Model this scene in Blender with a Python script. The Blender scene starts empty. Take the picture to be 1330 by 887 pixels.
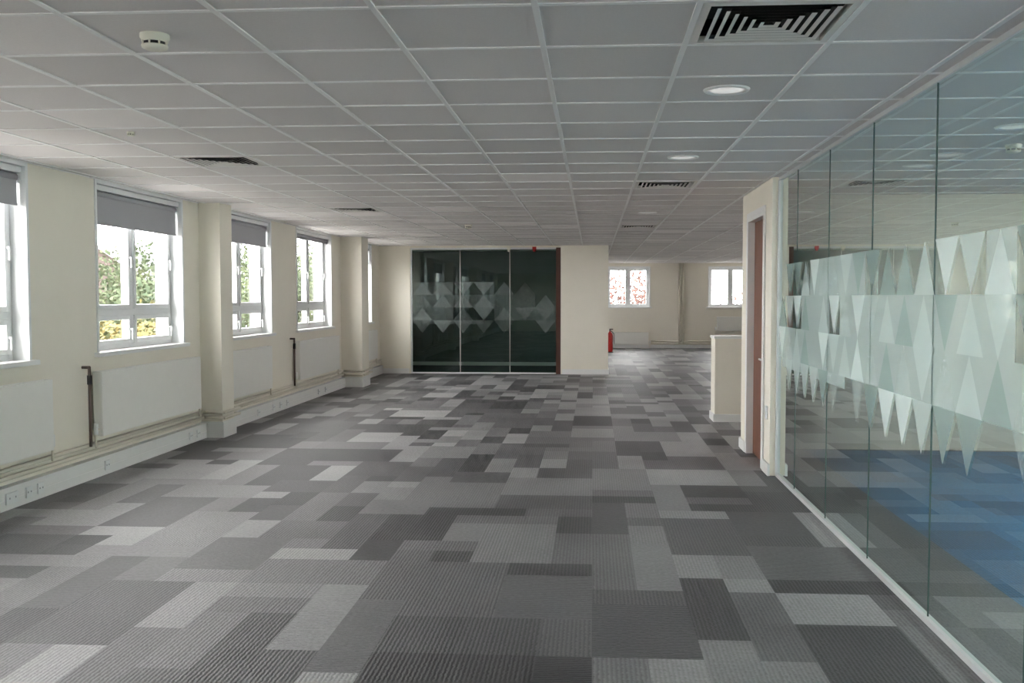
import bpy, math, random
from mathutils import Vector
random.seed(7)
F=1244.0; YAW=math.atan(80/F); PITCH=math.atan(58/F)
H=1.62; CZ=2.69
XL=-4.5; XR=6.0; YB=-5.0; YF=30.5; XG=1.67
# ---------------------------------------------------------------- materials
def newmat(n):
    m=bpy.data.materials.new(n); m.use_nodes=True
    nt=m.node_tree; nt.nodes.clear()
    out=nt.nodes.new('ShaderNodeOutputMaterial')
    return m,nt,out
def L(nt,a,b): nt.links.new(a,b)
def pmat(n,col,rough=.6,metal=0,noise=0.05,nscale=8,bump=0,emit=None,es=0,spec=.5):
    m,nt,out=newmat(n)
    p=nt.nodes.new('ShaderNodeBsdfPrincipled'); L(nt,p.outputs[0],out.inputs[0])
    p.inputs['Roughness'].default_value=rough; p.inputs['Metallic'].default_value=metal
    p.inputs['Specular IOR Level'].default_value=spec
    tc=nt.nodes.new('ShaderNodeTexCoord'); no=nt.nodes.new('ShaderNodeTexNoise')
    no.inputs['Scale'].default_value=nscale; no.inputs['Detail'].default_value=4
    L(nt,tc.outputs['Object'],no.inputs['Vector'])
    r=nt.nodes.new('ShaderNodeMapRange'); r.inputs[3].default_value=1-noise; r.inputs[4].default_value=1+noise
    L(nt,no.outputs['Fac'],r.inputs[0])
    v=nt.nodes.new('ShaderNodeVectorMath'); v.operation='SCALE'; v.inputs[0].default_value=col[:3]
    L(nt,r.outputs[0],v.inputs['Scale']); L(nt,v.outputs[0],p.inputs['Base Color'])
    if bump:
        b=nt.nodes.new('ShaderNodeBump'); b.inputs['Strength'].default_value=bump; b.inputs['Distance'].default_value=.01
        L(nt,no.outputs['Fac'],b.inputs['Height']); L(nt,b.outputs[0],p.inputs['Normal'])
    if emit: p.inputs['Emission Color'].default_value=(*emit,1); p.inputs['Emission Strength'].default_value=es
    return m
def glassmat(n,tint,k=1.8,rough=0.0,gcol=(1,1,1)):
    m,nt,out=newmat(n)
    g=nt.nodes.new('ShaderNodeNewGeometry')
    d=nt.nodes.new('ShaderNodeVectorMath'); d.operation='DOT_PRODUCT'
    L(nt,g.outputs['Normal'],d.inputs[0]); L(nt,g.outputs['Incoming'],d.inputs[1])
    a=nt.nodes.new('ShaderNodeMath'); a.operation='ABSOLUTE'; L(nt,d.outputs['Value'],a.inputs[0])
    s=nt.nodes.new('ShaderNodeMath'); s.operation='SUBTRACT'; s.inputs[0].default_value=1; L(nt,a.outputs[0],s.inputs[1])
    p=nt.nodes.new('ShaderNodeMath'); p.operation='POWER'; L(nt,s.outputs[0],p.inputs[0]); p.inputs[1].default_value=5
    q=nt.nodes.new('ShaderNodeMath'); q.operation='MULTIPLY_ADD'; q.use_clamp=True
    L(nt,p.outputs[0],q.inputs[0]); q.inputs[1].default_value=.96*k; q.inputs[2].default_value=.04*k
    t=nt.nodes.new('ShaderNodeBsdfTransparent'); t.inputs[0].default_value=(*tint,1)
    gl=nt.nodes.new('ShaderNodeBsdfGlossy'); gl.inputs['Roughness'].default_value=rough; gl.inputs[0].default_value=(*gcol,1)
    mx=nt.nodes.new('ShaderNodeMixShader'); L(nt,q.outputs[0],mx.inputs[0]); L(nt,t.outputs[0],mx.inputs[1]); L(nt,gl.outputs[0],mx.inputs[2])
    L(nt,mx.outputs[0],out.inputs[0]); return m
def frostmat(n,op,col=(.85,.9,.88)):
    m,nt,out=newmat(n)
    t=nt.nodes.new('ShaderNodeBsdfTransparent')
    d=nt.nodes.new('ShaderNodeBsdfDiffuse'); d.inputs[0].default_value=(*col,1)
    tr=nt.nodes.new('ShaderNodeBsdfTranslucent'); tr.inputs[0].default_value=(*col,1)
    m1=nt.nodes.new('ShaderNodeMixShader'); m1.inputs[0].default_value=.45; L(nt,d.outputs[0],m1.inputs[1]); L(nt,tr.outputs[0],m1.inputs[2])
    m2=nt.nodes.new('ShaderNodeMixShader'); m2.inputs[0].default_value=op; L(nt,t.outputs[0],m2.inputs[1]); L(nt,m1.outputs[0],m2.inputs[2])
    L(nt,m2.outputs[0],out.inputs[0]); return m
def carpetmat(n,cols,amp=.13):
    m,nt,out=newmat(n)
    p=nt.nodes.new('ShaderNodeBsdfPrincipled'); L(nt,p.outputs[0],out.inputs[0]); p.inputs['Roughness'].default_value=.52
    p.inputs['Specular IOR Level'].default_value=.45
    at=nt.nodes.new('ShaderNodeAttribute'); at.attribute_name='tone'
    sp=nt.nodes.new('ShaderNodeSeparateColor'); L(nt,at.outputs['Color'],sp.inputs[0])
    cr=nt.nodes.new('ShaderNodeValToRGB'); L(nt,sp.outputs[0],cr.inputs[0])
    e=cr.color_ramp.elements; e[0].color=(*cols[0],1); e[1].color=(*cols[-1],1)
    for i,c in enumerate(cols[1:-1]):
        x=e.new((i+1)/(len(cols)-1)); x.color=(*c,1)
    g=nt.nodes.new('ShaderNodeNewGeometry'); sx=nt.nodes.new('ShaderNodeSeparateXYZ'); L(nt,g.outputs['Position'],sx.inputs[0])
    mx=nt.nodes.new('ShaderNodeMix'); L(nt,sp.outputs[1],mx.inputs[0]); L(nt,sx.outputs[0],mx.inputs[2]); L(nt,sx.outputs[1],mx.inputs[3])
    no=nt.nodes.new('ShaderNodeTexNoise'); no.inputs['Scale'].default_value=45; no.inputs['Detail'].default_value=5; L(nt,g.outputs['Position'],no.inputs['Vector'])
    mu=nt.nodes.new('ShaderNodeMath'); mu.operation='MULTIPLY'; mu.inputs[1].default_value=2*math.pi/.0205; L(nt,mx.outputs[0],mu.inputs[0])
    ad=nt.nodes.new('ShaderNodeMath'); ad.operation='MULTIPLY_ADD'; ad.inputs[1].default_value=6; L(nt,no.outputs['Fac'],ad.inputs[0]); L(nt,mu.outputs[0],ad.inputs[2])
    si=nt.nodes.new('ShaderNodeMath'); si.operation='SINE'; L(nt,ad.outputs[0],si.inputs[0])
    am=nt.nodes.new('ShaderNodeMapRange'); am.inputs[3].default_value=amp*2.2; am.inputs[4].default_value=amp*.5; L(nt,sp.outputs[0],am.inputs[0])
    sa=nt.nodes.new('ShaderNodeMath'); sa.operation='MULTIPLY'; L(nt,si.outputs[0],sa.inputs[0]); L(nt,am.outputs[0],sa.inputs[1])
    no2=nt.nodes.new('ShaderNodeTexNoise'); no2.inputs['Scale'].default_value=1.3; no2.inputs['Detail'].default_value=5; L(nt,g.outputs['Position'],no2.inputs['Vector'])
    a1=nt.nodes.new('ShaderNodeMath'); a1.operation='ADD'; a1.inputs[1].default_value=.35; L(nt,sa.outputs[0],a1.inputs[0])
    a2=nt.nodes.new('ShaderNodeMath'); a2.operation='MULTIPLY_ADD'; a2.inputs[1].default_value=.8; L(nt,no.outputs['Fac'],a2.inputs[0]); L(nt,a1.outputs[0],a2.inputs[2])
    a3=nt.nodes.new('ShaderNodeMath'); a3.operation='MULTIPLY_ADD'; a3.inputs[1].default_value=.5; L(nt,no2.outputs['Fac'],a3.inputs[0]); L(nt,a2.outputs[0],a3.inputs[2])
    v=nt.nodes.new('ShaderNodeVectorMath'); v.operation='SCALE'; L(nt,cr.outputs[0],v.inputs[0]); L(nt,a3.outputs[0],v.inputs['Scale']); L(nt,v.outputs[0],p.inputs['Base Color'])
    b=nt.nodes.new('ShaderNodeBump'); b.inputs['Strength'].default_value=.3; b.inputs['Distance'].default_value=.003
    L(nt,si.outputs[0],b.inputs['Height']); L(nt,b.outputs[0],p.inputs['Normal'])
    return m
def tilemat(n):
    m,nt,out=newmat(n)
    p=nt.nodes.new('ShaderNodeBsdfPrincipled'); L(nt,p.outputs[0],out.inputs[0]); p.inputs['Roughness'].default_value=.9
    at=nt.nodes.new('ShaderNodeAttribute'); at.attribute_name='tone'
    g=nt.nodes.new('ShaderNodeNewGeometry')
    no=nt.nodes.new('ShaderNodeTexNoise'); no.inputs['Scale'].default_value=90; no.inputs['Detail'].default_value=4; L(nt,g.outputs['Position'],no.inputs['Vector'])
    r=nt.nodes.new('ShaderNodeMapRange'); r.inputs[3].default_value=.94; r.inputs[4].default_value=1.06; L(nt,no.outputs['Fac'],r.inputs[0])
    v=nt.nodes.new('ShaderNodeVectorMath'); v.operation='SCALE'; L(nt,at.outputs['Color'],v.inputs[0]); L(nt,r.outputs[0],v.inputs['Scale']); L(nt,v.outputs[0],p.inputs['Base Color'])
    return m
M={}
M['cream']=pmat('cream_paint',(.87,.825,.72),.75,noise=.03,nscale=3,bump=.05)
M['white']=pmat('white_gloss_paint',(.85,.85,.83),.4,noise=.02)
M['upvc']=pmat('white_upvc',(.85,.86,.86),.3,noise=.01)
M['rad']=pmat('radiator_enamel',(.86,.85,.80),.35,noise=.02)
M['blind']=pmat('grey_blind_fabric',(.40,.40,.42),.8,noise=.04,nscale=200)
M['alu']=pmat('aluminium',(.78,.79,.79),.35,metal=.3,noise=.03)
M['bar']=pmat('white_ceiling_bar',(.95,.94,.93),.5,noise=.02)
M['ventw']=pmat('vent_louvre',(.80,.78,.74),.5,noise=.05)
M['dark']=pmat('dark_cavity',(.03,.03,.03),.8)
M['wood']=pmat('brown_door_veneer',(.17,.06,.03),.45,noise=.25,nscale=6)
M['wood2']=pmat('dark_door_edge',(.07,.025,.015),.5,noise=.25,nscale=6)
M['red']=pmat('red_enamel',(.5,.02,.015),.3)
M['black']=pmat('black_plastic',(.02,.02,.02),.5)
M['pipe']=pmat('painted_pipe',(.76,.71,.60),.4,noise=.05)
M['copper']=pmat('bare_pipe',(.16,.12,.10),.4,metal=.5,noise=.2,nscale=20)
M['plastic']=pmat('cream_plastic',(.82,.79,.68),.4)
M['lens']=pmat('lamp_lens',(.85,.85,.83),.3,emit=(1,.98,.95),es=.45)
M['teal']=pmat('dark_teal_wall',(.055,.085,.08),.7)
M['seam']=pmat('glass_edge',(.08,.13,.12),.2)
M['wing']=glassmat('window_glass',(.97,.98,.98),1.0)
M['pg']=glassmat('partition_glass',(.73,.84,.80),2.7,gcol=(.9,.96,.94))
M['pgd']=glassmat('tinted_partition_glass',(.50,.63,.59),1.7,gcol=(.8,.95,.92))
fc=(.68,.74,.72)
M['f0']=frostmat('frost_film_base',.32,fc); M['f1']=frostmat('frost_film_light',.2,fc); M['f2']=frostmat('frost_film_mid',.42,fc); M['f3']=frostmat('frost_film_dense',.58,(.78,.83,.81)); M['fg']=frostmat('frost_film_grey',.5,(.30,.37,.355))
M['fd1']=frostmat('frost_film_smoke_light',.16,(.45,.52,.51)); M['fd2']=frostmat('frost_film_smoke',.32,(.5,.58,.57))
M['carpet']=carpetmat('grey_rib_carpet',[(.052,.050,.053),(.105,.102,.105),(.19,.186,.189),(.345,.338,.34)])
M['blue']=carpetmat('blue_carpet',[(.008,.075,.17),(.012,.12,.26),(.02,.17,.36)])
M['tile']=tilemat('mineral_ceiling_tile')
M['brick']=pmat('brick',(.05,.035,.03),.9,noise=.3,nscale=3)
M['yard_bounce']=pmat('pale_bounce_yard',(.30,.29,.275),.9,noise=.3,nscale=.5)  # yard colour kept pale so it bounces daylight up onto the ceiling
M['bark']=pmat('bark',(.05,.04,.035),.9,noise=.3)
M['concrete']=pmat('concrete_slab',(.4,.39,.37),.9)
# ---------------------------------------------------------------- mesh builder
class MB:
    def __init__(s): s.v=[]; s.f=[]; s.m=[]; s.ml=[]; s.sm=[]
    def mi(s,k):
        if k not in s.ml: s.ml.append(k)
        return s.ml.index(k)
    def poly(s,pts,k,smooth=False):
        b=len(s.v); s.v+= [tuple(p) for p in pts]; s.f.append(tuple(range(b,b+len(pts)))); s.m.append(s.mi(k)); s.sm.append(smooth)
    def box(s,x0,x1,y0,y1,z0,z1,k):
        if x0>x1:x0,x1=x1,x0
        if y0>y1:y0,y1=y1,y0
        if z0>z1:z0,z1=z1,z0
        b=len(s.v); s.v+=[(x,y,z) for z in(z0,z1) for y in(y0,y1) for x in(x0,x1)]
        for q in((0,2,3,1),(4,5,7,6),(0,1,5,4),(2,6,7,3),(0,4,6,2),(1,3,7,5)):
            s.f.append(tuple(b+i for i in q)); s.m.append(s.mi(k)); s.sm.append(False)
    def cyl(s,p0,p1,r,k,n=14,r1=None):
        p0=Vector(p0);p1=Vector(p1); d=(p1-p0).normalized()
        u=d.orthogonal().normalized(); w=d.cross(u); r1=r if r1 is None else r1
        b=len(s.v)
        for p,rr in((p0,r),(p1,r1)):
            for i in range(n):
                a=2*math.pi*i/n; s.v.append(tuple(p+u*math.cos(a)*rr+w*math.sin(a)*rr))
        for i in range(n):
            j=(i+1)%n; s.f.append((b+i,b+j,b+n+j,b+n+i)); s.m.append(s.mi(k)); s.sm.append(True)
        s.f.append(tuple(b+i for i in range(n-1,-1,-1))); s.m.append(s.mi(k)); s.sm.append(False)
        s.f.append(tuple(b+n+i for i in range(n))); s.m.append(s.mi(k)); s.sm.append(False)
    def lathe(s,c,prof,k,n=32,close=True):
        b=len(s.v); c=Vector(c)
        for r,z in prof:
            for i in range(n):
                a=2*math.pi*i/n; s.v.append((c.x+r*math.cos(a),c.y+r*math.sin(a),c.z+z))
        ks=k if isinstance(k,list) else [k]*(len(prof)-1)
        for t in range(len(prof)-1):
            for i in range(n):
                j=(i+1)%n; s.f.append((b+t*n+i,b+t*n+j,b+(t+1)*n+j,b+(t+1)*n+i)); s.m.append(s.mi(ks[t])); s.sm.append(True)
    def path(s,pts,r,k):
        for a,b in zip(pts,pts[1:]): s.cyl(a,b,r,k,12)
        for p in pts[1:-1]: s.lathe(p,[(r*math.sin(t*math.pi/6)*1.08+1e-4,-r*1.08*math.cos(t*math.pi/6)) for t in range(7)],k,12)
    def obj(s,name,bevel=0,tones=None):
        me=bpy.data.meshes.new(name); me.from_pydata(s.v,[],s.f)
        for k in s.ml: me.materials.append(M[k])
        me.polygons.foreach_set('material_index',s.m); me.polygons.foreach_set('use_smooth',s.sm)
        if tones is not None:
            ca=me.color_attributes.new('tone','FLOAT_COLOR','CORNER')
            for p in me.polygons:
                t=tones[p.index] if p.index<len(tones) else (.6,.6,.6)
                for li in p.loop_indices: ca.data[li].color=(*t,1)
        me.update()
        o=bpy.data.objects.new(name,me); bpy.context.scene.collection.objects.link(o)
        if bevel:
            b=o.modifiers.new('bevel','BEVEL'); b.width=bevel; b.segments=2; b.limit_method='ANGLE'
        return o
def wall(name,axis,c0,c1,a0,a1,z0,z1,ops,k='cream'):
    """axis 'y': wall runs along Y, thickness c0..c1 in X"""
    mb=MB()
    def bx(a,b,za,zb):
        if b-a<1e-4 or zb-za<1e-4: return
        if axis=='y': mb.box(c0,c1,a,b,za,zb,k)
        else: mb.box(a,b,c0,c1,za,zb,k)
    cur=a0
    for (a,b,za,zb) in sorted(ops):
        bx(cur,a,z0,z1); bx(a,b,z0,za); bx(a,b,zb,z1); cur=b
    bx(cur,a1,z0,z1)
    return mb.obj(name)
# ---------------------------------------------------------------- floor
def pack(x0,y0,nx,ny,cell,skip):
    occ=[[skip(i,j) for i in range(nx)] for j in range(ny)]
    out=[]; sizes=[(1,1),(1,2),(2,1),(2,1),(2,2),(1,2),(3,2),(2,3),(1,3),(3,1),(2,4),(1,4),(3,3)]
    for j in range(ny):
        for i in range(nx):
            if occ[j][i]: continue
            random.shuffle(sizes)
            for (w,h) in sizes+[(1,1)]:
                if i+w<=nx and j+h<=ny and not any(occ[jj][ii] for jj in range(j,j+h) for ii in range(i,i+w)):
                    for jj in range(j,j+h):
                        for ii in range(i,i+w): occ[jj][ii]=True
                    out.append((x0+i*cell,y0+j*cell,x0+(i+w)*cell,y0+(j+h)*cell)); break
    return out
mb=MB(); tones=[]
isblue=lambda i,j:(XL+.25*i>=2.2 and YB+.25*j<10.2)
for r in pack(XL,YB,42,142,.25,isblue):
    mb.poly([(r[0],r[1],0),(r[2],r[1],0),(r[2],r[3],0),(r[0],r[3],0)],'carpet')
    tones.append((random.choice([0.0,.08,.2,.3,.4,.5,.6,.72,.85,.95]),random.choice([0,0,0,1]),random.random()))
for r in pack(XL,YB,42,142,.25,lambda i,j:not isblue(i,j)):
    mb.poly([(r[0],r[1],0),(r[2],r[1],0),(r[2],r[3],0),(r[0],r[3],0)],'blue')
    tones.append((random.random(),random.choice([0,1]),0))
mb.box(XL-.3,XR+.3,YB-.3,YF+.3,-.3,-.01,'concrete')
mb.obj('floor',tones=tones)
# ---------------------------------------------------------------- ceiling
GX=.385; GY=3.55
xs=[XL]+[GX+.6*k for k in range(-8,10)]+[XR]; ys=[YB]+[GY+.6*k for k in range(-14,45)]+[YF]
vents=[(.385,3.55),(.385,8.95),(-3.215,7.15),(-3.215,11.35),(.385,14.35)]
def isvent(x,y): return any(abs(x-a)<.1 and abs(y-b)<.1 for a,b in vents)
mb=MB(); tones=[]
for x0,x1 in zip(xs,xs[1:]):
    for y0,y1 in zip(ys,ys[1:]):
        if x1-x0<1e-3 or y1-y0<1e-3 or isvent(x0,y0): continue
        mb.poly([(x0,y0,CZ),(x0,y1,CZ),(x1,y1,CZ),(x1,y0,CZ)],'tile')
        t=random.choice([.72,.75,.77,.78,.79]) if random.random()>.05 else .92
        tones.append((t,t*.955,t*.94))
for x in xs: mb.box(x-.012,x+.012,YB,YF,CZ-.006,CZ+.02,'bar')
for y in ys:
    for x0,x1 in zip(xs,xs[1:]): mb.box(x0+.012,x1-.012,y-.012,y+.012,CZ-.005,CZ+.02,'bar')
mb.box(XL-.3,XR+.3,YB-.3,YF+.3,CZ+.35,CZ+.5,'concrete')  # unseen roof slab, added to stop sky light leaking past the tiles
mb.obj('ceiling',tones=tones)
for i,(a,b) in enumerate(vents):
    mb=MB(); cx,cy=a+.3,b+.3
    def ring(r0,z0,r1,z1,k):
        P=lambda r,z:[(cx-r,cy-r,z),(cx+r,cy-r,z),(cx+r,cy+r,z),(cx-r,cy+r,z)]
        A=P(r0,z0);B=P(r1,z1)
        for q in range(4): mb.poly([A[q],A[(q+1)%4],B[(q+1)%4],B[q]],k)
    ring(.29,CZ-.002,.255,CZ-.008,'ventw'); ring(.255,CZ-.008,.25,CZ+.02,'ventw')
    ring(.298,CZ+.005,.29,CZ-.002,'ventw')
    ring(.25,CZ+.02,.29,CZ+.10,'dark')
    mb.poly([(cx-.29,cy-.29,CZ+.10),(cx+.29,cy-.29,CZ+.10),(cx+.29,cy+.29,CZ+.10),(cx-.29,cy+.29,CZ+.10)],'dark')
    for r in (.228,.190,.152,.114,.076,.038):
        ring(r,CZ-.008,r-.017,CZ-.003,'ventw'); ring(r-.017,CZ-.003,max(r-.026,.006),CZ+.012,'dark')
    for a_ in (1,-1):
        mb.box(cx-.004,cx+.004,cy-.25,cy+.25,CZ+.014,CZ+.03,'dark')
    mb.obj('ceiling_air_diffuser')
def downlight(x,y,r=.105):
    mb=MB(); mb.lathe((x,y,CZ),[(r+.015,-.002),(r+.01,-.010),(r-.005,-.012),(r-.015,-.004),(r-.03,-.006),(0.001,-.008)],['bar','bar','bar','lens','lens'],32); mb.obj('downlight')
for x,y in [(.685,5.05),(.685,7.45),(.685,12.25),(2.64,6.25),(2.64,8.05),(2.64,3.9),(3.1,13.4),(3.1,17.0),(3.1,21.4)]: downlight(x,y)
def smoke(x,y,s=1):
    mb=MB(); mb.lathe((x,y,CZ),[(.055*s,-.0),(.055*s,-.015*s),(.05*s,-.02*s),(.05*s,-.028*s),(.042*s,-.03*s),(.042*s,-.042*s),(.05*s,-.043*s),(.048*s,-.052*s),(.03*s,-.06*s),(.001,-.062*s)],['plastic']*4+['black']+['plastic']*4,32)
    for q in range(8):
        a=q*math.pi/4; mb.box(x+.046*s*math.cos(a)-.003,x+.046*s*math.cos(a)+.003,y+.046*s*math.sin(a)-.003,y+.046*s*math.sin(a)+.003,CZ-.044*s,CZ-.028*s,'plastic')
    mb.obj('smoke_detector')
smoke(-1.79,3.86,1.05); smoke(-1.85,14.2); smoke(2.95,7.0); smoke(-3.0,6.1,.45)
# ---------------------------------------------------------------- left wall + windows
ZS,ZH=1.11,2.655
wy=[(-3.3,-1.5),(-.35,1.45),(2.6,4.4),(5.57,7.37),(8.46,10.26),(11.36,13.16),(14.35,16.25),(17.45,19.25)]
far=(22.8,24.6),(25.8,27.6)
wall('wall_left','y',XL-.3,XL,YB,YF,0,CZ+.4,[(a,b,ZS,ZH) for a,b in wy]+[(a,b,ZS,ZH) for a,b in far])
wr=[(-3,-.6),(.2,2.6),(3.4,5.8),(6.4,8.4),(12.5,14.4),(20,21.8)]  # last two are unseen, added to bring daylight into the open plan
wall('wall_right','y',XR,XR+.3,YB,YF,0,CZ+.4,[(a,b,ZS,ZH) for a,b in wr])
farw=[(-3.6,-1.8),(.45,1.78),(3.65,5.0)]
FZ0,FZ1=1.3,2.55
wall('wall_far','x',YF,YF+.3,XL-.3,XR+.3,0,CZ+.4,[(a,b,FZ0,FZ1) for a,b in farw])
wall('wall_back','x',YB-.3,YB,XL-.3,XR+.3,0,CZ+.4,[])
wn=[0]
def window(a0,a1,z0,z1,plane,axis,inside,hdl=True):
    """inside=+1/-1: direction from wall face into the room along normal axis"""
    wn[0]+=1; mb=MB(); c=plane-inside*.15
    def b(a,bb,za,zb,n0,n1,k='upvc'):
        p,q=c+inside*n0,c+inside*n1
        if axis=='y': mb.box(p,q,a,bb,za,zb,k)
        else: mb.box(a,bb,p,q,za,zb,k)
    fr=.05
    b(a0,a0+fr,z0,z1,-.06,.02);b(a1-fr,a1,z0,z1,-.06,.02);b(a0+fr,a1-fr,z1-fr,z1,-.06,.02);b(a0+fr,a1-fr,z0,z0+fr,-.06,.02)
    m=(a0+a1)/2; zt=z0+.36 if z1-z0>1.3 else None
    b(m-.035,m+.035,z0+fr,z1-fr,-.06,.02)
    if zt: b(a0+fr,a1-fr,zt-.03,zt+.03,-.055,.024)
    sf=.045
    for s0,s1 in((a0+fr,m-.035),(m+.035,a1-fr)):
        for t0,t1 in (((zt+.03,z1-fr),(z0+fr,zt-.03)) if zt else ((z0+fr,z1-fr),)):
            b(s0,s0+sf,t0,t1,-.045,.035);b(s1-sf,s1,t0,t1,-.045,.035);b(s0+sf,s1-sf,t1-sf,t1,-.045,.035);b(s0+sf,s1-sf,t0,t0+sf,-.045,.035)
            n=c-inside*.01
            if axis=='y': mb.poly([(n,s0,t0),(n,s1,t0),(n,s1,t1),(n,s0,t1)],'wing')
            else: mb.poly([(s0,n,t0),(s1,n,t0),(s1,n,t1),(s0,n,t1)],'wing')
            b(s1-.03,s1-.012,t0+(t1-t0)*.45,t0+(t1-t0)*.45+.02,.035,.06); b(s1-.03,s1-.012,t0+(t1-t0)*.45-.09,t0+(t1-t0)*.45+.02,.05,.062)
    # reveal liner + casing + sill board
    b(a0-.03,a0+.004,z0-.0,z1+.03,.02,.162);b(a1-.004,a1+.03,z0-.0,z1+.03,.02,.162);b(a0+.004,a1-.004,z1-.004,z1+.03,.02,.162)
    b(a0-.08,a1+.08,z0-.035,z0+.004,.0,.20,'white')
    return mb.obj('window_%d'%wn[0],bevel=.004)
def blind(a0,a1,z0,z1,plane,axis,inside):
    mb=MB(); c=plane-inside*.05; z1-=.045
    if axis=='y':
        mb.box(c-.002,c+.002,a0+.03,a1-.03,z0,z1-.03,'blind'); mb.cyl((c-inside*.02,a0+.02,z1-.045),(c-inside*.02,a1-.02,z1-.045),.032,'blind',20)
        mb.box(c-.008,c+.008,a0+.03,a1-.03,z0-.02,z0,'blind'); mb.box(c-.04,c+.03,a0+.009,a0+.02,z1-.09,z1-.005,'upvc'); mb.box(c-.04,c+.03,a1-.02,a1-.009,z1-.09,z1-.005,'upvc')
        mb.box(c-.04,c+.03,a0+.009,a1-.009,z1-.012,z1+.036,'upvc')
        mb.cyl((c+.03,a1-.03,z0-.5),(c+.03,a1-.03,z1-.06),.002,'white',6)
    mb.obj('roller_blind')
for i,(a,b) in enumerate(wy): 
    window(a,b,ZS,ZH,XL,'y',1)
    blind(a,b,[2.3,2.3,2.3,2.36,2.305,2.33,2.54,2.3][i],ZH,XL,'y',1)
for a,b in far: window(a,b,ZS,ZH,XL,'y',1)
for a,b in wr: window(a,b,ZS,ZH,XR,'y',-1)
for a,b in farw: window(a,b,FZ0,FZ1,YF,'x',-1)
# piers
piers=[(4.75,5.15,-4.25),(10.72,11.08,-4.25),(16.9,17.4,-4.12)]  # first pier is out of view, added for lighting and reflections
for i,(a,b,x) in enumerate(piers):
    mb=MB(); mb.box(XL,x,a,b,0,CZ,'cream'); mb.box(XL,x+.02,a-.02,b+.02,0,.17,'white'); mb.box(XL,x+.012,a-.012,b+.012,.17,.185,'white'); mb.obj('wall_pier')
# trunking
segs=[(YB,4.73),(5.17,10.70),(11.1,16.88),(17.42,19.98)]
mb=MB()
for a,b in segs:
    mb.box(XL,XL+.07,a,b,.0,.17,'white'); mb.box(XL+.07,XL+.075,a,b,.075,.08,'bar'); mb.box(XL,XL+.078,a,b,.165,.175,'white')
mb.obj('baseboard_left')
for y in (6.98,7.2,7.36,8.42,10.25,10.45,12.4,13.0,13.3,13.6,15.2,15.6):
    mb=MB(); w=.075 if y<7.1 else .04
    mb.box(XL+.072,XL+.085,y-w,y+w,.045,.13,'upvc')
    for o in (-w/2,w/2): mb.box(XL+.085,XL+.087,y+o-.006,y+o+.006,.082,.096,'blind')
    mb.obj('wall_socket',bevel=.003)
# pipes
def wrap(z,off):
    pts=[(XL+off,YB+.1,z)]
    for a,b,x in piers:
        pts+=[(XL+off,a-off,z),(x+off,a-off,z),(x+off,b+off,z),(XL+off,b+off,z)]
    pts.append((XL+off,19.9,z)); return pts
mb=MB(); mb.path(wrap(.235,.045),.018,'pipe'); mb.path(wrap(.30,.045),.018,'pipe')
mb.obj('heating_pipe')
def radiator(a0,a1,z0,z1,plane,axis='y',s=1,valve='pipe'):
    mb=MB()
    def b(a,bb,za,zb,n0,n1,k='rad'):
        p,q=plane+s*n0,plane+s*n1
        if axis=='y': mb.box(p,q,a,bb,za,zb,k)
        else: mb.box(a,bb,p,q,za,zb,k)
    b(a0,a1,z0,z1-.012,.105,.118); b(a0,a1,z0+.01,z1-.02,.035,.048)
    b(a0-.004,a0+.004,z0,z1,.03,.115); b(a1-.004,a1+.004,z0,z1,.03,.115)
    n=int((a1-a0)/.05)
    for i in range(n): b(a0+(i+.3)*(a1-a0)/n,a0+(i+.55)*(a1-a0)/n,z1-.012,z1-.004,.04,.112)
    b(a0,a1,z1-.012,z1,.10,.118); b(a0,a1,z1-.012,z1,.032,.045)
    for i in range(n): 
        t=a0+(i+.5)*(a1-a0)/n; b(t-.003,t+.003,z0+.03,z1-.03,.048,.105)
    for t in (a0+.2,a1-.2): b(t-.015,t+.015,z0+.05,z1-.1,.001,.036)
    def P(a,z,n): return (plane+s*n,a,z) if axis=='y' else (a,plane+s*n,z)
    for t in(a0-.05,a1+.05):
        inn=a0 if t<a0 else a1
        mb.cyl(P(t,z0+.06,.075),P(inn,z0+.06,.075),.012,valve); mb.cyl(P(t,z0+.02,.075),P(t,z0+.12,.075),.02,'white'); mb.cyl(P(t,z0-.1,.075),P(t,z0+.02,.075),.010,valve)
    mb.obj('radiator',bevel=.004)
for a0,a1 in ((5.4,7.5),(8.29,10.45),(11.25,12.85),(14.1,16.35),(17.6,19.3),(2.4,4.6)): radiator(a0,a1,.37,.95,XL)
for y,k in ((8.13,'copper'),(13.93,'copper')):
    mb=MB(); mb.path([(XL+.085,y,.30),(XL+.085,y,1.0),(XL+.02,y,1.0)],.013,k); mb.cyl((XL+.085,y,.85),(XL+.085,y,.93),.02,'black'); mb.obj('riser_pipe')
# ---------------------------------------------------------------- far partition room (Y=20)
YP=20.0; gx0,gx1=-3.84,-.67
wall('wall_partition_far','x',YP,YP+.12,XL,.32,0,CZ,[(gx0,gx1,0,CZ-.04)])
wall('wall_partition_side','y',.2,.32,YP+.12,22.52,0,CZ,[])
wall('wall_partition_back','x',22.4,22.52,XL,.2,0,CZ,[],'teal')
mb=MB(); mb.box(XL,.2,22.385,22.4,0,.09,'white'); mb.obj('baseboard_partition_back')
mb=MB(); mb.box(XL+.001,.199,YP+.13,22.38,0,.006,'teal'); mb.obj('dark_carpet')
def skirt(name,x0,x1,y0,y1):
    mb=MB(); mb.box(x0,x1,y0,y1,0,.10,'white'); mb.box(x0+.003,x1-.003,y0+.003,y1-.003,.10,.108,'white'); mb.obj(name)
skirt('baseboard_partition_left',XL,gx0-.03,YP-.018,YP); skirt('baseboard_partition_right',gx1+.03,.338,YP-.018,YP); skirt('baseboard_partition_side',.32,.338,YP,22.5)
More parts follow.
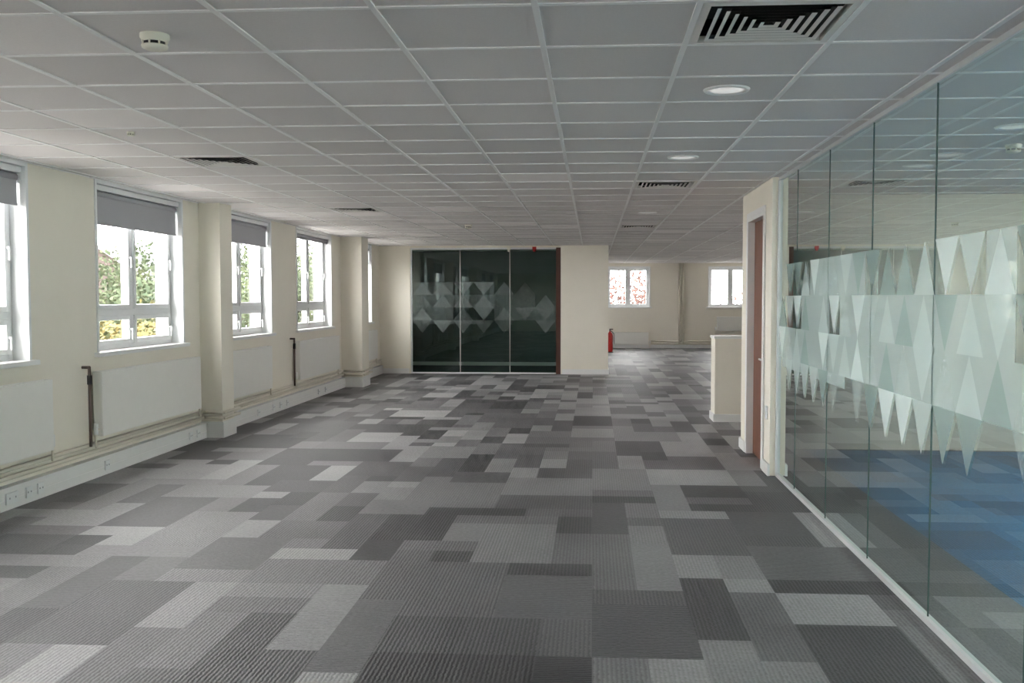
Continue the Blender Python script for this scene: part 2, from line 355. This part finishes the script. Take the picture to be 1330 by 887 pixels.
def tris(mb,P,a0,a1,z0,z1,rows,w,levels,seed,base=None,Pb=None):
    """tessellated band: every slot is an up or down triangle, None = clear"""
    R=random.Random(seed); h=(z1-z0)/rows; n=max(1,int(round((a1-a0)/w))); w=(a1-a0)/n
    for r in range(rows):
        za,zb=z0+r*h,z0+(r+1)*h; off=(r%2)*w/2*0
        runs=[]; i=0
        while i<n:
            l=R.choice([1,2,2,3,4]); l=min(l,n-i)
            if base and R.random()<(.85 if 0<r<rows-1 else .5):
                A,B=a0+i*w,a0+(i+l)*w
                if r==0: mb.poly([Pb(A+w/2,zb),Pb(B-w/2,zb),Pb(B-w/2,zb-h*.3),Pb(A+w/2,zb-h*.3)],base) if l>1 else None
                else: mb.poly([Pb(A,za),Pb(B,za),Pb(B,zb),Pb(A,zb)],base)
            i+=l
        for i in range(n):
            x=a0+i*w
            k=R.choice(levels[0])
            if k: mb.poly([P(x,za),P(x+w,za),P(x+w/2,zb)] if R.random()<.65 and r else [P(x,zb),P(x+w,zb),P(x+w/2,za)],k)
mb=MB(); zt=CZ-.04
mb.box(gx0+.001,gx1-.101,YP+.03,YP+.09,zt-.04,zt,'alu'); mb.box(gx0+.001,gx1-.101,YP+.04,YP+.08,0,.03,'alu')
mb.box(gx0+.001,gx0+.03,YP+.03,YP+.09,.03,zt-.04,'alu')
js=[gx0+.03,-2.79,-1.74,gx1-.101]
for a,b in zip(js,js[1:]): mb.poly([(a,YP+.06,.03),(b,YP+.06,.03),(b,YP+.06,zt-.04),(a,YP+.06,zt-.04)],'pgd')
for a in js[1:3]: mb.box(a-.006,a+.006,YP+.055,YP+.065,.03,zt-.04,'ventw')
tris(mb,lambda a,z:(a,YP+.050,z),js[0],js[3],.86,1.93,4,.45,(['fd2','fd2','fd2','fd1',None],),5,'fd1',lambda a,z:(a,YP+.054,z))
mb.obj('glass_partition_far')
mb=MB(); mb.box(gx1-.099,gx1-.002,YP+.02,YP+.10,.001,zt-.002,'wood2'); mb.box(gx1-.085,gx1-.04,YP+.1,YP+.98,.01,2.1,'wood'); mb.cyl((gx1-.12,YP+.9,1.0),(gx1-.085,YP+.9,1.0),.012,'alu'); mb.cyl((gx1-.12,YP+.9,1.0),(gx1-.12,YP+.78,1.0),.01,'alu')
mb.obj('door_2')
for x in(-1.75,-1.22):
    mb=MB(); mb.box(x-.04,x+.04,YP-.05,YP-.001,2.60,2.66,'red' if x>-1.5 else 'plastic'); mb.lathe((x,YP-.03,2.60),[(.03,.0),(.035,-.02),(.02,-.04),(.001,-.045)],'red' if x>-1.5 else 'plastic',16); mb.obj('fire_alarm_sounder')
# ---------------------------------------------------------------- right: corridor wall + door + low wall
dA,dB,dZ=9.08,10.02,2.42
wall('wall_corridor','y',1.60,1.72,8.74,10.42,0,CZ,[(dA,dB,0,dZ)])
wall('wall_meeting_end','x',10.32,10.42,1.72,XR,0,CZ,[])
e=.002
mb=MB(); mb.box(1.655,1.70,dA+.04,dB-.04,.008,dZ-.04,'wood')
for a,b in((dA+e,dA+.04),(dB-.04,dB-e)): mb.box(1.584,1.72,a,b,e,dZ-e,'white')
mb.box(1.584,1.72,dA+.04,dB-.04,dZ-.04,dZ-e,'white')
for a,b in((dA-.05,dA+e),(dB-e,dB+.05)): mb.box(1.584,1.60-e,a,b,e,dZ+.05,'white')
mb.box(1.584,1.60-e,dA,dB,dZ-e,dZ+.05,'white')
mb.cyl((1.655,dA+.12,1.02),(1.60,dA+.12,1.02),.011,'alu'); mb.cyl((1.60,dA+.12,1.02),(1.60,dA+.25,1.02),.010,'alu'); mb.box(1.648,1.655,dA+.09,dA+.15,.93,1.1,'alu')
mb.obj('door_1',bevel=.0015)
skirt('baseboard_corridor',1.58,1.60,8.72,dA-.055); skirt('baseboard_corridor_end',1.58,1.60,dB+.055,10.42); skirt('baseboard_corridor_return',1.58,XR,10.42,10.438)
mb=MB(); mb.box(1.588,1.60,8.84,8.93,.50,.62,'upvc'); mb.box(1.584,1.588,8.87,8.90,.54,.58,'white'); mb.obj('wall_socket',bevel=.003)
mb=MB(); mb.box(1.58,2.9,12.5,12.9,0,1.08,'cream'); mb.box(1.565,2.915,12.485,12.915,1.08,1.11,'white'); mb.box(1.562,2.918,12.482,12.918,0,.10,'white'); mb.obj('wall_low')
# glass partition right
mb=MB()
mb.box(XG-.02,XG+.02,-3.0,8.74,0,.03,'alu'); mb.box(XG-.014,XG+.014,-3.0,8.74,CZ-.032,CZ-.006,'alu'); mb.box(XG-.02,XG+.02,8.715,8.74,.03,CZ-.03,'alu')
jy=[8.715]+[8.0-1.06*i for i in range(11)]
for a,b in zip(jy,jy[1:]):
    b=max(b,-3)
    if a<=b: break
    mb.poly([(XG,b,.03),(XG,a,.03),(XG,a,CZ-.03),(XG,b,CZ-.03)],'pg'); mb.box(XG-.004,XG+.004,b-.002,b+.002,.03,CZ-.03,'seam')
tris(mb,lambda a,z:(XG-.006,a,z),-2.4,8.7,.82,1.90,4,.30,(['f1','f2','f3','fg','fg',None,'f2'],),11,'f0',lambda a,z:(XG-.003,a,z))
mb.obj('glass_partition')
wall('wall_meeting_back','x',-3.1,-3.0,XG-.03,XR,0,CZ,[])
# ---------------------------------------------------------------- far area fittings
radiator(.55,1.75,.12,.5,YF,'x',-1); radiator(3.9,5.0,.55,1.0,YF,'x',-1)
mb=MB(); 
for z in(.14,.22): mb.path([(1.85,YF-.06,z),(XR-.1,YF-.06,z)],.02,'pipe')
for x in(2.72,2.84): mb.cyl((x,YF-.06,.14),(x,YF-.06,CZ-.01),.03,'pipe')
mb.obj('heating_pipe')
skirt('baseboard_far',.34,XR,YF-.018,YF)
mb=MB(); ex,ey=.50,28.0
mb.lathe((ex,ey,0),[(.001,.02),(.07,.02),(.085,.05),(.085,.48),(.07,.55),(.03,.59),(.025,.62)],'red',24)
mb.cyl((ex,ey,.62),(ex,ey,.67),.02,'black'); mb.box(ex-.02,ex+.09,ey-.012,ey+.012,.66,.69,'black'); mb.path([(ex+.03,ey,.63),(ex+.11,ey,.55),(ex+.12,ey,.25)],.012,'black')
mb.lathe((ex,ey,0),[(.1,0),(.1,.02),(.001,.021)],'black',24); mb.obj('fire_extinguisher')
# ---------------------------------------------------------------- outside
mb=MB(); mb.box(-120,120,-40,140,-4.6,-4.5,'yard_bounce'); mb.obj('ground')
def leafmat(n,ca,cb):
    m,nt,out=newmat(n)
    p=nt.nodes.new('ShaderNodeBsdfPrincipled'); p.inputs['Roughness'].default_value=.8; p.inputs['Specular IOR Level'].default_value=.15
    g=nt.nodes.new('ShaderNodeNewGeometry'); no=nt.nodes.new('ShaderNodeTexNoise'); no.inputs['Scale'].default_value=.8; no.inputs['Detail'].default_value=6; L(nt,g.outputs['Position'],no.inputs['Vector'])
    cr=nt.nodes.new('ShaderNodeValToRGB'); cr.color_ramp.elements[0].position=.35; cr.color_ramp.elements[1].position=.65
    cr.color_ramp.elements[0].color=(*ca,1); cr.color_ramp.elements[1].color=(*cb,1)
    L(nt,no.outputs['Fac'],cr.inputs[0]); L(nt,cr.outputs[0],p.inputs['Base Color']); L(nt,p.outputs[0],out.inputs[0]); M[n]=m
leafmat('leaf_yellow',(.05,.06,.028),(.13,.10,.035)); leafmat('leaf_green',(.035,.05,.028),(.07,.08,.042)); leafmat('leaf_red',(.075,.032,.026),(.10,.06,.05))
def tree_mesh(leaf,seed,nl=130):
    R=random.Random(seed); mb=MB(); mb.cyl((0,0,0),(0,0,3.2),.18,'bark',10,.12)
    for i in range(16):
        z0=1.8+R.random()*1.8; a=R.random()*6.28; z1=z0+1+R.random()*3; r=.8+R.random()*1.8
        mb.cyl((0,0,z0),(r*math.cos(a),r*math.sin(a),z1),.06,'bark',6,.015)
        for q in range(3):
            rr=.9+R.random()*.5; c=(r*math.cos(a)+R.uniform(-.7,.7),r*math.sin(a)+R.uniform(-.7,.7),z1+R.uniform(-.6,.8))
            for l in range(nl):
                d=Vector((R.gauss(0,1),R.gauss(0,1),R.gauss(0,1))).normalized()*rr*R.random()**.4
                p=Vector(c)+d; u=Vector((R.gauss(0,1),R.gauss(0,1),R.gauss(0,1))).normalized(); v=u.orthogonal().normalized(); s=.07+R.random()*.06
                mb.poly([p-u*s,p-v*s*.6,p+u*s,p+v*s*.6],leaf)
    return mb
t0=tree_mesh('leaf_yellow',1).obj('autumn_tree'); t1=tree_mesh('leaf_green',2).obj('green_tree'); t2=tree_mesh('leaf_red',5,90).obj('red_tree')
t0.location=(-13,24,-4.5); t0.scale=(.80,)*3
def inst(o,x,y,s,rz):
    n=bpy.data.objects.new(o.name.split('.')[0],o.data); n.location=(x,y,-4.5); n.scale=(s,s,s); n.rotation_euler=(0,0,rz); bpy.context.scene.collection.objects.link(n)
inst(t0,-14.5,28.8,.78,2); inst(t0,-12,18.5,.78,4); inst(t0,-19,21,.85,1); inst(t0,-11,12,.8,5); inst(t0,-12,5,.8,3)
t1.location=(-15,34.8,-4.5); t1.scale=(.95,)*3
inst(t1,-14,41,1.1,1); inst(t1,-15,48,1.15,2); inst(t1,-22,45,1.1,3); inst(t1,-15,56,1.25,4); inst(t1,-14,65,1.4,5); inst(t1,-21,35,.8,.5); inst(t1,-21,54,1.2,2.2); inst(t1,16,20,1,1); inst(t1,15,10,1,2)
t2.location=(2,44,-4.5); t2.scale=(.95,)*3; inst(t2,8.5,46,.85,2)
mb=MB(); hx=-35; hy=58
mb.box(hx,hx+8,hy,hy+12,-4.5,2.2,'brick')
mb.poly([(hx,hy,2.2),(hx+8,hy,2.2),(hx+4,hy,4.8)],'brick'); mb.poly([(hx,hy+12,2.2),(hx+8,hy+12,2.2),(hx+4,hy+12,4.8)],'brick')
mb.poly([(hx-.3,hy-.3,2.05),(hx+4,hy-.3,4.85),(hx+4,hy+12.3,4.85),(hx-.3,hy+12.3,2.05)],'dark'); mb.poly([(hx+8.3,hy-.3,2.05),(hx+8.3,hy+12.3,2.05),(hx+4,hy+12.3,4.85),(hx+4,hy-.3,4.85)],'dark')
for x in(hx+1,hx+3.5,hx+6):
    mb.box(x,x+1,hy-.05,hy,-.2,1.2,'dark'); mb.box(x+.08,x+.92,hy-.07,hy-.05,-.12,1.12,'blind')
mb.obj('house')
# ---------------------------------------------------------------- world, camera
w=bpy.data.worlds.new('overcast_sky'); bpy.context.scene.world=w; w.use_nodes=True
nt=w.node_tree; bg=nt.nodes['Background']; bg.inputs[0].default_value=(1,.99,.985,1); bg.inputs[1].default_value=20
cam=bpy.data.cameras.new('camera'); co=bpy.data.objects.new('camera',cam); bpy.context.scene.collection.objects.link(co)
cam.lens=36*F/1330; cam.sensor_width=36; cam.shift_x=-25/1330; cam.clip_end=300
co.location=(0,0,H); co.rotation_euler=(math.pi/2-PITCH,0,YAW)
bpy.context.scene.camera=co
bpy.context.scene.view_settings.view_transform='Standard'
